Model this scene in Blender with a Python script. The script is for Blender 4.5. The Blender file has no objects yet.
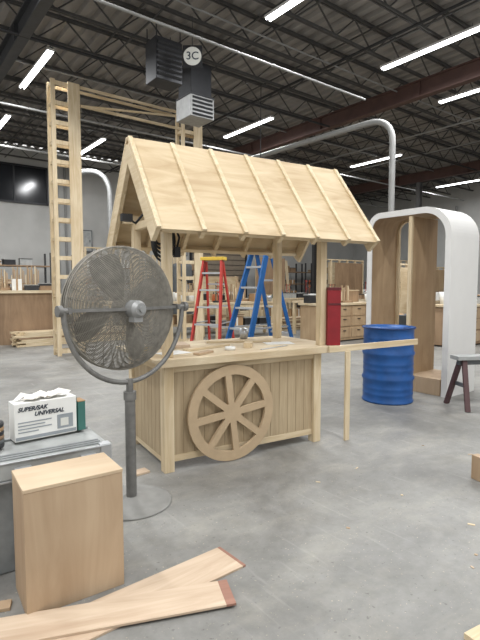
import bpy, bmesh, math, random
from mathutils import Vector, Matrix
random.seed(7)
R=math.radians
sc=bpy.context.scene
col=sc.collection

# ---------------------------------------------------------------- materials
def newmat(name):
    m=bpy.data.materials.new(name); m.use_nodes=True
    nt=m.node_tree; b=nt.nodes['Principled BSDF']
    return m,nt,b
def srgb(c):
    def f(x):
        x/=255.0
        return x/12.92 if x<=0.04045 else ((x+0.055)/1.055)**2.4
    return (f(c[0]),f(c[1]),f(c[2]),1)
def plain(name,c,rough=0.6,metal=0.0,var=0.08,scale=6.0,bump=0.0):
    m,nt,b=newmat(name)
    tc=nt.nodes.new('ShaderNodeTexCoord'); n=nt.nodes.new('ShaderNodeTexNoise')
    n.inputs['Scale'].default_value=scale; n.inputs['Detail'].default_value=4
    nt.links.new(tc.outputs['Object'],n.inputs['Vector'])
    r=nt.nodes.new('ShaderNodeValToRGB')
    a=srgb(c); r.color_ramp.elements[0].position=0.3; r.color_ramp.elements[1].position=0.7
    r.color_ramp.elements[0].color=(a[0]*(1-var),a[1]*(1-var),a[2]*(1-var),1)
    r.color_ramp.elements[1].color=(min(1,a[0]*(1+var)),min(1,a[1]*(1+var)),min(1,a[2]*(1+var)),1)
    nt.links.new(n.outputs['Fac'],r.inputs['Fac']); nt.links.new(r.outputs['Color'],b.inputs['Base Color'])
    b.inputs['Roughness'].default_value=rough; b.inputs['Metallic'].default_value=metal
    if bump:
        bp=nt.nodes.new('ShaderNodeBump'); bp.inputs['Strength'].default_value=bump
        nt.links.new(n.outputs['Fac'],bp.inputs['Height']); nt.links.new(bp.outputs['Normal'],b.inputs['Normal'])
    return m
def wood(name,c1,c2,axis='z',scale=9.0,stretch=12.0,rough=0.65,lo=.36,hi=.62):
    m,nt,b=newmat(name)
    tc=nt.nodes.new('ShaderNodeTexCoord'); mp=nt.nodes.new('ShaderNodeMapping')
    s=[stretch,stretch,stretch]; s['xyz'.index(axis)]=1.0
    mp.inputs['Scale'].default_value=s
    nt.links.new(tc.outputs['Object'],mp.inputs['Vector'])
    n=nt.nodes.new('ShaderNodeTexNoise'); n.inputs['Scale'].default_value=scale/6; n.inputs['Detail'].default_value=7
    n.inputs['Distortion'].default_value=1.0; n.inputs['Roughness'].default_value=.6
    nt.links.new(mp.outputs['Vector'],n.inputs['Vector'])
    n2=nt.nodes.new('ShaderNodeTexNoise'); n2.inputs['Scale'].default_value=1.7; n2.inputs['Detail'].default_value=2
    nt.links.new(tc.outputs['Object'],n2.inputs['Vector'])
    mx=nt.nodes.new('ShaderNodeMath'); mx.operation='ADD'
    h=nt.nodes.new('ShaderNodeMath'); h.operation='MULTIPLY'; h.inputs[1].default_value=0.35
    nt.links.new(n2.outputs['Fac'],h.inputs[0]); 
    h2=nt.nodes.new('ShaderNodeMath'); h2.operation='MULTIPLY'; h2.inputs[1].default_value=0.65
    nt.links.new(n.outputs['Fac'],h2.inputs[0])
    nt.links.new(h.outputs[0],mx.inputs[0]); nt.links.new(h2.outputs[0],mx.inputs[1])
    r=nt.nodes.new('ShaderNodeValToRGB')
    r.color_ramp.elements[0].position=lo; r.color_ramp.elements[0].color=srgb(c2)
    r.color_ramp.elements[1].position=hi; r.color_ramp.elements[1].color=srgb(c1)
    nt.links.new(mx.outputs[0],r.inputs['Fac']); nt.links.new(r.outputs['Color'],b.inputs['Base Color'])
    b.inputs['Roughness'].default_value=rough
    return m
def emis(name,c,s):
    m,nt,b=newmat(name)
    b.inputs['Emission Color'].default_value=c; b.inputs['Emission Strength'].default_value=s
    b.inputs['Base Color'].default_value=(0.9,0.9,0.9,1)
    return m

PINE_Z=wood('pine_z',(214,198,168),(188,166,130),'z')
PINE_X=wood('pine_x',(214,198,168),(188,166,130),'x')
PINE_Y=wood('pine_y',(212,196,166),(186,164,128),'y')
PLY=wood('plywood',(200,182,150),(172,149,115),'x',scale=9,stretch=5)
BOARD=wood('panel_boards',(180,162,132),(156,136,106),'z',stretch=16)
TOP=wood('counter_ply',(212,198,170),(184,163,130),'x',scale=6,stretch=5)
MDF=plain('mdf',(178,156,126),0.75,0,0.05,14)
BIRCH=wood('birch_ply',(184,161,133),(160,135,107),'z',scale=5,stretch=6)
PLANKM=wood('plank_ply',(204,185,162),(176,152,128),'x',scale=8,stretch=10)
STAIN=wood('red_stained_end',(156,116,98),(136,98,84),'x',scale=8,stretch=10)
BROWNP=wood('brown_ply',(154,128,100),(124,100,76),'z',scale=5,stretch=6)
INNERP=wood('inner_ply',(180,156,124),(152,126,96),'z',scale=5,stretch=6)
GALV=plain('galvanised',(152,153,152),0.45,0.4,0.12,8)
PIPE=plain('painted_pipe',(136,136,134),0.55,0.2,0.08,5)
STEEL=plain('dark_steel',(62,63,65),0.55,0.3,0.15,5)
JOIST=plain('joist_paint',(74,73,72),0.6,0.2,0.1,5)
DECK=plain('deck_paint',(138,134,129),0.75,0.0,0.14,1.5)
REDSTEEL=plain('oxide_red',(80,58,52),0.7,0.1,0.15,3)
FANGREY=plain('fan_wire',(134,130,121),0.6,0.2,0.22,20)
FANPOLE=plain('fan_pole',(114,113,110),0.55,0.25,0.18,20)
BLADE=plain('fan_blade',(118,115,108),0.5,0.3,0.2,12)
WHITE=plain('white_paint',(212,211,208),0.9,0,0.02,4)
WALLM=plain('wall_paint',(180,180,177),0.8,0,0.08,1.2)
BLUE=plain('drum_blue',(30,82,146),0.4,0.1,0.2,7)
BLUED=plain('drum_blue_dark',(18,54,108),0.35,0.1,0.15,7)
LBLUE=plain('ladder_blue',(12,84,146),0.45,0,0.05,7)
LRED=plain('ladder_red',(172,48,38),0.45,0,0.05,7)
YEL=plain('yellow_plastic',(206,172,60),0.45,0,0.05,7)
REDP=plain('red_card',(128,16,26),0.6,0,0.12,9)
REDD=plain('red_dark',(84,12,20),0.5,0,0.1,9)
ALU=plain('aluminium',(178,180,182),0.35,0.6,0.06,9)
BLACK=plain('black_rubber',(24,24,26),0.6,0,0.1,9)
DARK=plain('dark_metal',(48,49,52),0.5,0.3,0.1,9)
GREYP=plain('grey_plastic',(156,158,156),0.55,0.05,0.16,7)
GREYM=plain('grey_worn_metal',(132,135,135),0.5,0.2,0.22,9)
GREYD=plain('grey_plastic_dark',(92,95,97),0.5,0.1,0.1,9)
CARD=plain('cardboard',(158,128,94),0.8,0,0.07,7)
PAPER=plain('white_card',(220,220,216),0.7,0,0.03,9)
TISSUE=plain('tissue',(236,232,224),0.9,0,0.04,20)
INK=plain('ink',(44,52,62),0.7,0,0.05,9)
INKG=plain('ink_grey',(140,146,150),0.7,0,0.05,9)
TEAL=plain('teal_print',(58,106,98),0.7,0,0.08,9)
SIGNW=plain('sign_white',(205,205,198),0.6,0,0.03,9)
GLASS=plain('dark_pane',(34,36,40),0.15,0,0.2,1)
BASECR=plain('dusty_base',(136,135,131),0.85,0.0,0.12,9)
MAROON=plain('maroon',(80,56,56),.6)
MGREEN=plain('machine_green',(96,106,100),.5,.1)
ORANGE=plain('orange_plastic',(176,92,48),.5)
TUBE=emis('lamp_tube',(0.96,0.98,1,1),9.0)

# concrete floor
FLOOR,nt,b=newmat('concrete')
tc=nt.nodes.new('ShaderNodeTexCoord')
def noise(scale,detail,dist=0.0,rough=0.5,vec=None):
    n=nt.nodes.new('ShaderNodeTexNoise'); n.inputs['Scale'].default_value=scale; n.inputs['Detail'].default_value=detail
    n.inputs['Distortion'].default_value=dist; n.inputs['Roughness'].default_value=rough
    nt.links.new(vec or tc.outputs['Object'],n.inputs['Vector']); return n
def ramp(src,p0,c0,p1,c1):
    r=nt.nodes.new('ShaderNodeValToRGB'); r.color_ramp.elements[0].position=p0; r.color_ramp.elements[0].color=c0
    r.color_ramp.elements[1].position=p1; r.color_ramp.elements[1].color=c1
    nt.links.new(src,r.inputs['Fac']); return r
def mix(mode,fac,a,bb):
    m=nt.nodes.new('ShaderNodeMixRGB'); m.blend_type=mode
    if isinstance(fac,float): m.inputs['Fac'].default_value=fac
    else: nt.links.new(fac,m.inputs['Fac'])
    nt.links.new(a,m.inputs['Color1'])
    if isinstance(bb,tuple): m.inputs['Color2'].default_value=bb
    else: nt.links.new(bb,m.inputs['Color2'])
    return m
def stretched(sx,sy,rot):
    mpn=nt.nodes.new('ShaderNodeMapping'); mpn.inputs['Scale'].default_value=(sx,sy,1); mpn.inputs['Rotation'].default_value=(0,0,rot)
    nt.links.new(tc.outputs['Object'],mpn.inputs['Vector']); return mpn.outputs['Vector']
nA=noise(1.1,10,.6,0.7); rA=ramp(nA.outputs['Fac'],0.3,srgb((128,127,124)),0.7,srgb((152,151,147)))
nB=noise(9,10,0.2,0.75); rB=ramp(nB.outputs['Fac'],0.32,(0.78,0.78,0.76,1),0.68,(1,1,1,1))
m1=mix('MULTIPLY',0.9,rA.outputs['Color'],rB.outputs['Color'])
nC=noise(2.0,12,.4,0.72,stretched(1.0,1.8,.5)); rC=ramp(nC.outputs['Fac'],0.48,(0,0,0,1),0.76,(.6,.6,.6,1))
m2=mix('MIX',rC.outputs['Color'],m1.outputs['Color'],srgb((166,162,151)))
nD=noise(60,2,0,0.5); rD=ramp(nD.outputs['Fac'],0.67,(0,0,0,1),0.72,(.75,.75,.75,1))
m3=mix('MIX',rD.outputs['Color'],m2.outputs['Color'],srgb((184,176,156)))
nF=noise(34,3,0,0.5); rF=ramp(nF.outputs['Fac'],0.29,(.6,.6,.6,1),0.34,(0,0,0,1))
m3b=mix('MIX',rF.outputs['Color'],m3.outputs['Color'],srgb((94,92,88)))
nE=noise(0.8,7,.5,0.65); rE=ramp(nE.outputs['Fac'],0.36,srgb((196,195,193)),0.56,(1,1,1,1))
m4=mix('MULTIPLY',0.7,m3b.outputs['Color'],rE.outputs['Color'])
nG=noise(2.0,4,.3,.5,stretched(9,.9,.9)); rG=ramp(nG.outputs['Fac'],0.62,(0,0,0,1),0.72,(.22,.22,.22,1))
m5=mix('MIX',rG.outputs['Color'],m4.outputs['Color'],srgb((178,176,170)))
nt.links.new(m5.outputs['Color'],b.inputs['Base Color'])
rR=ramp(nA.outputs['Fac'],0.3,(0.42,)*3+(1,),0.7,(0.68,)*3+(1,)); nt.links.new(rR.outputs['Color'],b.inputs['Roughness'])
bp=nt.nodes.new('ShaderNodeBump'); bp.inputs['Strength'].default_value=0.08; nt.links.new(nB.outputs['Fac'],bp.inputs['Height']); nt.links.new(bp.outputs['Normal'],b.inputs['Normal'])

# ---------------------------------------------------------------- mesh helpers
class MB:
    def __init__(s): s.v=[]; s.f=[]; s.mi=[]; s.sm=[]
    def add(s,vs,fs,mi=0,smooth=False):
        o=len(s.v); s.v+= [tuple(x) for x in vs]
        for f in fs: s.f.append([i+o for i in f]); s.mi.append(mi); s.sm.append(smooth)
    def box(s,c,d,rot=None,mi=0):
        x,y,z=d[0]/2,d[1]/2,d[2]/2
        vs=[Vector((a*x,b_*y,c_*z)) for a in(-1,1) for b_ in(-1,1) for c_ in(-1,1)]
        if rot is not None: vs=[rot@v for v in vs]
        c=Vector(c); vs=[v+c for v in vs]
        s.add(vs,[(0,1,3,2),(4,6,7,5),(0,4,5,1),(2,3,7,6),(0,2,6,4),(1,5,7,3)],mi)
    def beam(s,p0,p1,w,h,up=(0,0,1),mi=0):
        p0=Vector(p0);p1=Vector(p1);d=p1-p0;L=d.length;d.normalize();up=Vector(up)
        if abs(d.dot(up))>0.99: up=Vector((0,1,0))
        side=d.cross(up).normalized(); u=side.cross(d).normalized()
        rot=Matrix((d,side,u)).transposed()
        s.box((p0+p1)/2,(L,w,h),rot,mi)
    def cyl(s,p0,p1,r,n=16,r2=None,mi=0,cap=True):
        if r2 is None:r2=r
        p0=Vector(p0);p1=Vector(p1);d=(p1-p0).normalized()
        a=d.orthogonal().normalized(); b_=d.cross(a)
        vs=[]
        for p,rr in((p0,r),(p1,r2)):
            for i in range(n):
                t=2*math.pi*i/n; vs.append(p+a*math.cos(t)*rr+b_*math.sin(t)*rr)
        s.add(vs,[(i,(i+1)%n,n+(i+1)%n,n+i) for i in range(n)],mi,True)
        if cap:
            s.add(vs,[tuple(range(n))[::-1],tuple(range(n,2*n))],mi)
    def lathe(s,prof,n=32,c=(0,0,0),mi=0,smooth=True):
        vs=[];c=Vector(c)
        for r,z in prof:
            for i in range(n):
                t=2*math.pi*i/n; vs.append((c.x+r*math.cos(t),c.y+r*math.sin(t),c.z+z))
        fs=[]
        for j in range(len(prof)-1):
            for i in range(n):
                fs.append((j*n+i,j*n+(i+1)%n,(j+1)*n+(i+1)%n,(j+1)*n+i))
        s.add(vs,fs,mi,smooth)
    def tube(s,pts,r,n=8,closed=False,mi=0):
        pts=[Vector(p) for p in pts]; N=len(pts); vs=[]; prev=None
        for i,p in enumerate(pts):
            if closed: d=(pts[(i+1)%N]-pts[i-1]).normalized()
            else: d=(pts[min(i+1,N-1)]-pts[max(i-1,0)]).normalized()
            if prev is None: a=d.orthogonal().normalized()
            else:
                a=(prev-d*prev.dot(d)).normalized()
            prev=a; b_=d.cross(a)
            for k in range(n):
                t=2*math.pi*k/n; vs.append(p+a*math.cos(t)*r+b_*math.sin(t)*r)
        fs=[]
        M=N if closed else N-1
        for i in range(M):
            j=(i+1)%N
            for k in range(n): fs.append((i*n+k,i*n+(k+1)%n,j*n+(k+1)%n,j*n+k))
        s.add(vs,fs,mi,True)
        if not closed:
            s.add(vs,[tuple(range(n))[::-1],tuple(range((N-1)*n,N*n))],mi)
    def make(s,name,mats,parent=None,bevel=0.0):
        me=bpy.data.meshes.new(name); me.from_pydata(s.v,[],s.f)
        if not isinstance(mats,(list,tuple)): mats=[mats]
        for m in mats: me.materials.append(m)
        me.polygons.foreach_set('material_index',s.mi); me.polygons.foreach_set('use_smooth',s.sm)
        me.validate(); me.update()
        bm=bmesh.new(); bm.from_mesh(me); bmesh.ops.recalc_face_normals(bm,faces=bm.faces); bm.to_mesh(me); bm.free()
        o=bpy.data.objects.new(name,me); col.objects.link(o)
        if bevel:
            bv=o.modifiers.new('bevel','BEVEL'); bv.width=bevel; bv.segments=2; bv.limit_method='ANGLE'; bv.angle_limit=R(40)
        if parent: o.parent=parent
        return o
def tag(o,label,cat,loc=(0,0,0),rz=0.0,group=None):
    o['label']=label;o['category']=cat
    if group:o['group']=group
    o.location=loc;o.rotation_euler=(0,0,rz); return o
def root(name,label,cat,loc=(0,0,0),rz=0.0,group=None):
    o=bpy.data.objects.new(name,None); col.objects.link(o); o.empty_display_size=0.1
    return tag(o,label,cat,loc,rz,group)
def struct(o,loc=(0,0,0),rz=0.0):
    o['kind']='structure'; o.location=loc; o.rotation_euler=(0,0,rz); return o
def copy_thing(src,loc,rz=None,label=None):
    kids=list(src.children_recursive)
    n=src.copy(); col.objects.link(n); n.location=loc
    if rz is not None: n.rotation_euler=(0,0,rz)
    if label: n['label']=label
    mp={src:n}
    for ch in kids:
        c=ch.copy(); col.objects.link(c); mp[ch]=c
    for ch in kids:
        mp[ch].parent=mp[ch.parent]
    return n
def boxpart(name,c,d,mat,parent,bevel=0.003,rot=None):
    m=MB(); m.box(c,d,rot); return m.make(name,mat,parent,bevel)
def beampart(name,p0,p1,w,h,mat,parent,up=(0,0,1),bevel=0.003):
    m=MB(); m.beam(p0,p1,w,h,up); return m.make(name,mat,parent,bevel)
def rod(parent,p0,p1,r=.01,mat=None):
    m=MB(); m.cyl(p0,p1,r,6); return m.make('hanger_rod',mat or STEEL,parent)
def text_part(name,txt,size,mat,parent,loc,rot,ext=0.001,al='CENTER',bold=.01,shear=0):
    cu=bpy.data.curves.new(name,'FONT'); cu.body=txt; cu.size=size; cu.extrude=ext; cu.align_x=al; cu.align_y='CENTER'; cu.offset=size*bold; cu.shear=shear
    t=bpy.data.objects.new('tmp',cu); col.objects.link(t)
    dg=bpy.context.evaluated_depsgraph_get(); me=bpy.data.meshes.new_from_object(t.evaluated_get(dg))
    bpy.data.objects.remove(t)
    me.materials.clear(); me.materials.append(mat)
    o=bpy.data.objects.new(name,me); col.objects.link(o); o.parent=parent; o.location=loc; o.rotation_euler=rot
    return o

# room axes
PA=math.atan2(.61,.79); cp,sp=math.cos(PA),math.sin(PA)
def pq(p,q,z=0): return (p*cp-q*sp, p*sp+q*cp, z)

# ---------------------------------------------------------------- room shell
P0,P1,Q0,Q1=-7,27,-7,22; H=7.45
m=MB(); m.box(((P0+P1)/2,(Q0+Q1)/2,-.05),(P1-P0,Q1-Q0,.1)); struct(m.make('floor',FLOOR),(0,0,0),PA)
m=MB(); m.box(((P0+P1)/2,Q1+.1,H/2),(P1-P0,.2,H)); struct(m.make('wall_back',WALLM),(0,0,0),PA)
m=MB(); m.box((P1+.1,(Q0+Q1)/2+.1,H/2),(.2,Q1-Q0+.2,H)); struct(m.make('wall_side',WALLM),(0,0,0),PA)
m=MB(); x=P0
prof=[]
while x<P1:
    prof+=[(x,H),(x+.13,H),(x+.17,H+.08),(x+.30,H+.08)]; x+=.34
n=len(prof)
vs=[(a,Q0,z) for a,z in prof]+[(a,Q1,z) for a,z in prof]
m.add(vs,[(i,i+1,n+i+1,n+i) for i in range(n-1)])
for p in(.5,4.7,6.9,9.2,13.6,15.9,18.1,22.8,24.9):
    m.box((p,(Q0+Q1)/2,H-.585),(.03,Q1-Q0,.03),mi=1); m.box((p,(Q0+Q1)/2,H-.13),(.03,Q1-Q0,.03),mi=1)
struct(m.make('ceiling',[DECK,JOIST]),(0,0,0),PA)
m=MB(); m.box((5.0,Q1-.03,5.85),(2.6,.05,1.5),mi=0)
for a in(3.66,5.0,6.34): m.box((a,Q1-.06,5.85),(.07,.09,1.6),mi=1)
for z in(5.08,6.62): m.box((5.0,Q1-.06,z),(2.75,.09,.07),mi=1)
struct(m.make('window_1',[GLASS,DARK]),(0,0,0),PA)
m=MB(); m.box((15.5,Q1-.04,2.0),(3.6,.06,4.0),mi=0)
for k in range(14): m.box((15.5,Q1-.08,.15+k*.285),(3.6,.04,.02),mi=1)
for a in(13.65,17.35): m.box((a,Q1-.07,2.0),(.1,.12,4.1),mi=1)
struct(m.make('door_1',[plain('rollup',(132,120,104),0.6),DARK]),(0,0,0),PA)
m=MB(); m.box((P1-.04,10,2.0),(.06,3.2,4.0),mi=0)
for a in(8.35,11.65): m.box((P1-.07,a,2.0),(.12,.1,4.1),mi=1)
struct(m.make('door_2',[plain('door_cream',(150,140,124),0.6),DARK]),(0,0,0),PA)
m=MB(); m.box(((P0+P1)/2,Q1-.02,.1),(P1-P0,.04,.2)); struct(m.make('baseboard_back',GREYD),(0,0,0),PA)

# ---------------------------------------------------------------- joists, girders
m=MB()
L0,L1=-5,P1-.1
for y in(-.03,.03):
    m.box(((L0+L1)/2,y,H-.06),(L1-L0,.035,.06)); m.box(((L0+L1)/2,y*.85,H-.62),(L1-L0,.03,.05))
x=L0;k=0
while x+.62<L1:
    z0,z1=(H-.08,H-.62) if k%2==0 else (H-.62,H-.08)
    m.beam((x,0,z0),(x+.62,0,z1),.026,.026); x+=.62;k+=1
j0=m.make('ceiling_joist',JOIST); tag(j0,'dark grey open-web steel roof joist under the deck','joist',pq(0,2.0),PA,'open-web roof joists')
q=3.2
while q<Q1-.3:
    copy_thing(j0,pq(0,q)); q+=1.3
def girder(p,mat,lab,z=H-.86,h=.40):
    m=MB(); m.box((0,(Q0+Q1)/2,z),(.03,Q1-Q0,h)); m.box((0,(Q0+Q1)/2,z+h/2),(.2,Q1-Q0,.03)); m.box((0,(Q0+Q1)/2,z-h/2),(.2,Q1-Q0,.03))
    for k in range(8): m.box((0,-3+k*3.4,z),(.18,.02,h))
    o=m.make('roof_girder',mat); tag(o,lab,'beam',pq(p,0),PA)
    return o
girder(11.4,REDSTEEL,'dull red-brown steel roof girder crossing under the joists')
girder(20.5,REDSTEEL,'dull red-brown steel roof girder near the far bay')
girder(2.6,STEEL,'dark grey steel roof girder under the joists')
def column(p,q):
    m=MB(); h=H-1.1
    m.box((0,0,h/2),(.012,.2,h)); m.box((-.1,0,h/2),(.015,.2,h)); m.box((.1,0,h/2),(.015,.2,h)); m.box((0,0,.01),(.36,.36,.02))
    o=m.make('steel_column',JOIST); tag(o,'grey steel column holding up the roof girder','column',pq(p,q),PA,'steel columns')
column(20.5,19.5); column(20.5,12.9); 

# ---------------------------------------------------------------- strip lights
r=root('strip_light','long white fluorescent strip light hung below the joists','ceiling light',(0,0,0),PA,'fluorescent strip lights')
m=MB(); m.box((0,0,.07),(.16,2.45,.05)); m.make('housing',WHITE,r,.005)
for s in(-.045,.045):
    m=MB(); m.cyl((s,-1.2,.03),(s,1.2,.03),.022,8); m.make('tube',TUBE,r)
rod(r,(0,-.9,.09),(0,-.9,.2),.006); rod(r,(0,.9,.09),(0,.9,.2),.006)
lights=[(-5.05,12.25),(.24,16.6),(4.26,11.15),(1.33,8.95),(5.75,20.9),(6.55,13.3),(11.4,25.4),(-8.0,16.4),(-5.7,18.8),
 (5.81,9.14),(-2.8,7.6),(2.2,3.2),(-3.2,2.8),(6.0,3.8),(-.6,-.6),(4.2,-1.5),(-4.5,-1.5),(9.5,7.5),(1.5,24.0),(-8.5,9.0)]  # strips on this row are out of view, added for the light they give
LZ=6.58
for i,(x,y) in enumerate(lights):
    x,y=x*.953,y*.953
    if i==0: r.location=(x,y,LZ)
    else: copy_thing(r,(x,y,LZ))
    ld=bpy.data.lights.new('strip_lamp','AREA'); ld.shape='RECTANGLE'; ld.size=.14; ld.size_y=2.4; ld.energy=170; ld.color=(.98,.99,1)
    lo=bpy.data.objects.new('strip_lamp',ld); col.objects.link(lo); lo.location=(x,y,LZ-.01); lo.rotation_euler=(0,0,PA)

# ---------------------------------------------------------------- pipes
def pipe(name,pts,rad,mat,lab,cat='pipe',nn=12):
    m=MB(); m.tube(pts,rad,nn)
    o=m.make(name,mat); tag(o,lab,cat); return o
def arc(a,b_,c_,n=8):
    a,b_,c_=Vector(a),Vector(b_),Vector(c_)
    return [a*(1-t)**2+b_*2*t*(1-t)+c_*t*t for t in [i/n for i in range(n+1)]]
pipe('overhead_pipe',[pq(-5,6.6,5.47),pq(8.4,6.6,5.47)],.022,PIPE,'thin grey pipe crossing overhead above the cart')
pipe('dust_pipe',[pq(9.4,16,5.5),pq(9.4,8.2,5.38)]+arc(pq(9.4,7.3,5.36),pq(9.4,6.6,5.35),pq(9.4,6.6,4.75))+[pq(9.4,6.6,0.0)],.068,PIPE,'grey round dust pipe running back overhead and dropping to the floor')
pipe('duct_pipe',[(-6.6,19.1,5.95)]+arc((-5.9,19.0,6.0),(-5.15,18.9,6.0),(-5.03,18.88,5.2))+[(-5.03,18.88,1.66)],.10,GALV,'small silver duct bending down to a machine')
pipe('sprinkler_pipe',[pq(-5,10.2,6.4),pq(26.5,10.2,6.4)],.03,BLACK,'thin black sprinkler pipe under the joists')
pipe('sprinkler_pipe',[pq(8.5,-5,6.55),pq(8.5,21.5,6.55)],.03,BLACK,'thin black sprinkler pipe running between girders')
pipe('conduit_pipe',[pq(14.5,-5,6.52),pq(14.5,21.5,6.52)],.025,GALV,'thin galvanised conduit under the roof')
pipe('conduit_pipe',[pq(-5,12.2,6.74),pq(26.5,12.2,6.74)],.02,PIPE,'thin pale conduit fixed below the joists')
pipe('conduit_pipe',[pq(-5,13.9,6.3),pq(26.5,13.9,6.3)],.03,GALV,'galvanised conduit across the roof bays')
pipe('conduit_pipe',[pq(-5,7.9,6.74),pq(26.5,7.9,6.74)],.018,PIPE,'thin pale conduit fixed below the joists')
pipe('conduit_pipe',[pq(17.2,-5,6.64),pq(17.2,21.5,6.64)],.025,PIPE,'thin pale conduit crossing the far bay')
pipe('conduit_pipe',[pq(-5,17.7,6.2),pq(26.5,17.7,6.2)],.04,PIPE,'pale grey pipe across the far roof bays')
pipe('wall_conduit',[pq(7.1,21.9,0),pq(7.1,21.9,6.9)],.05,PIPE,'pale vertical conduit fixed on the wall')
pipe('wall_conduit',[pq(6.75,21.9,0),pq(6.75,21.9,6.9)],.04,GALV,'silver vertical conduit fixed on the wall')
pipe('wall_conduit',[pq(26.85,14.5,0),pq(26.85,14.5,6.1)],.06,PIPE,'pale vertical conduit fixed on the wall')
pipe('duct_pipe',[pq(10,21.4,5.2),pq(26,21.4,5.2)],.2,GALV,'large galvanised duct along the wall top')
pipe('drop_cord',[pq(8.0,9.5,6.6),pq(8.0,9.52,4.5),pq(8.02,9.5,2.6)],.01,BLACK,'black power cord dropping from the roof','cord')

# ---------------------------------------------------------------- hanging heater + duct + sign
r=root('hanging_heater','black louvred unit heater hung from the roof','heater',(-1.56,10.2,5.70),PA)
m=MB(); m.box((0,0,.41),(.6,.46,.82)); m.make('body',DARK,r,.01)
for k in range(7):
    m=MB(); m.box((0,-.25,.1+k*.1),(.54,.03,.045),Matrix.Rotation(R(30),3,'X')); m.make('louvre',BLACK,r)
for a in(-.27,.27):
    for b_ in(-.2,.2): rod(r,(a,b_,.82),(a,b_,1.1),.012)
r=root('air_duct','square grey metal air duct with a grille, hanging down','duct',(-1.02,11.2,5.30),PA)
m=MB(); m.box((0,0,.83),(.54,.54,.72),mi=0); m.box((0,0,.475),(.64,.64,.04),mi=0); m.make('duct_body',DARK,r,.01)
m=MB(); m.box((0,0,.23),(.62,.62,.46)); m.make('grille_box',GALV,r,.01)
m=MB()
for k in range(5): m.box((0,-.32,.05+k*.088),(.52,.02,.045),Matrix.Rotation(R(25),3,'X'))
m.make('grille',DARK,r)
rod(r,(0,0,1.19),(0,0,1.5),.02)
r=root('bay_sign','dark square sign with a round white disc reading 3C','sign',(-.93,9.75,5.84),0)
m=MB(); m.box((0,0,.22),(.38,.02,.42)); m.make('backboard',BLACK,r,.003)
m=MB(); m.cyl((0,-.012,.22),(0,-.022,.22),.175,32); m.make('disc',SIGNW,r)
text_part('lettering','3C',.21,INK,r,(0,-.024,.22),(R(90),0,0))
rod(r,(0,0,.43),(0,0,.98),.008)

# ---------------------------------------------------------------- tall gate frame
r=root('gate_frame','tall pale pine set gate with two ladder towers and thin rails','frame',pq(3.45,10.96),PA)
def tower(x0,name):
    t=MB(); W=.54;D=.28;Ht=6.05
    for b_ in(0,D): t.box((x0-W/2,b_,Ht/2),(.09,.05,Ht)); t.box((x0+W/2,b_,Ht/2),(.07,.05,Ht))
    z=.1
    while z<Ht:
        t.box((x0,0,z),(W,.035,.09)); t.box((x0,D,z),(W,.035,.07)); t.box((x0-W/2,D/2,z),(.035,D,.07)); z+=.42
    t.box((x0+W/2-.10,-.035,Ht/2),(.26,.015,Ht))
    t.box((x0+W/2+.042,D/2,Ht/2),(.012,D+.04,Ht))
    t.make(name,PINE_Z,r)
tower(.16,'ladder_tower'); tower(3.42,'ladder_tower')
for b_,z in((0,6.0),(.28,6.0),(0,5.6)):
    boxpart('header_rail',(1.79,b_,z),(2.60,.035,.06),PINE_X,r)
beampart('header_rail',(.53,.14,5.65),(3.08,.14,5.95),.03,.045,PINE_X,r)

# ---------------------------------------------------------------- THE CART
CA=math.atan2(.51,.86)
cart=root('market_cart','unfinished pine market cart with pitched plywood roof and counter','cart',(-.636,3.966,0),CA)
W=1.7;D=.95
for (a,b_) in((.045,.045),(W-.045,.045),(.045,D-.045),(W-.045,D-.045)):
    boxpart('leg',(a,b_,.465),(.09,.09,.93),PINE_Z,cart)
def boards(name,x0,x1,z0,z1,yy,alongx,par):
    m=MB(); n=int(round((x1-x0)/.1)); w=(x1-x0)/n
    for i in range(n):
        c=x0+w*(i+.5)
        if alongx: m.box((c,yy,(z0+z1)/2),(w-.005,.006,z1-z0))
        else: m.box((yy,c,(z0+z1)/2),(.006,w-.005,z1-z0))
    s=.006 if yy<.5 else -.006
    if alongx: m.box(((x0+x1)/2,yy+s,(z0+z1)/2),(x1-x0,.01,z1-z0))
    else: m.box((yy+s,(x0+x1)/2,(z0+z1)/2),(.01,x1-x0,z1-z0))
    return m.make(name,BOARD,par)
boards('front_panel',.09,W-.09,.13,.86,.04,True,cart)
boards('side_panel',.09,D-.09,.10,.86,.03,False,cart)
boards('side_panel',.09,D-.09,.10,.86,W-.03,False,cart)
boxpart('apron',(W/2,.035,.895),(W-.18,.05,.07),PINE_X,cart)
boxpart('apron',(W/2,D-.035,.895),(W-.18,.05,.07),PINE_X,cart)
boxpart('apron',(.035,D/2,.895),(.05,D-.18,.07),PINE_Y,cart)
boxpart('apron',(W-.035,D/2,.895),(.05,D-.18,.07),PINE_Y,cart)
boxpart('bottom_rail',(W/2,.06,.105),(W-.18,.05,.06),PINE_X,cart)
boxpart('bottom_rail',(W/2,D-.06,.105),(W-.18,.05,.06),PINE_X,cart)
boxpart('bottom_rail',(.055,D/2,.08),(.05,D-.18,.06),PINE_Y,cart)
m=MB(); m.box((.91,.49,.9725),(2.02,1.12,.025),mi=0); m.box((.91,-.055,.94),(2.0,.03,.04),mi=0)
m.make('countertop',[TOP],cart,.002)
for (a,b_) in((.06,.06),(1.74,.06),(.06,.84),(1.74,.84)):
    boxpart('roof_post',(a,b_,.985+.6),(.075,.075,1.2),PINE_Z,cart)
for b_ in(.06,.84): boxpart('top_plate',(1.08,b_,2.225),(2.3,.07,.08),PINE_X,cart)
for a in(.06,1.74): boxpart('tie_beam',(a,.45,2.16),(.05,.72,.07),PINE_Y,cart)
ez,rzg,ec,rc=2.03,2.89,-.2,.475
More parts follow.
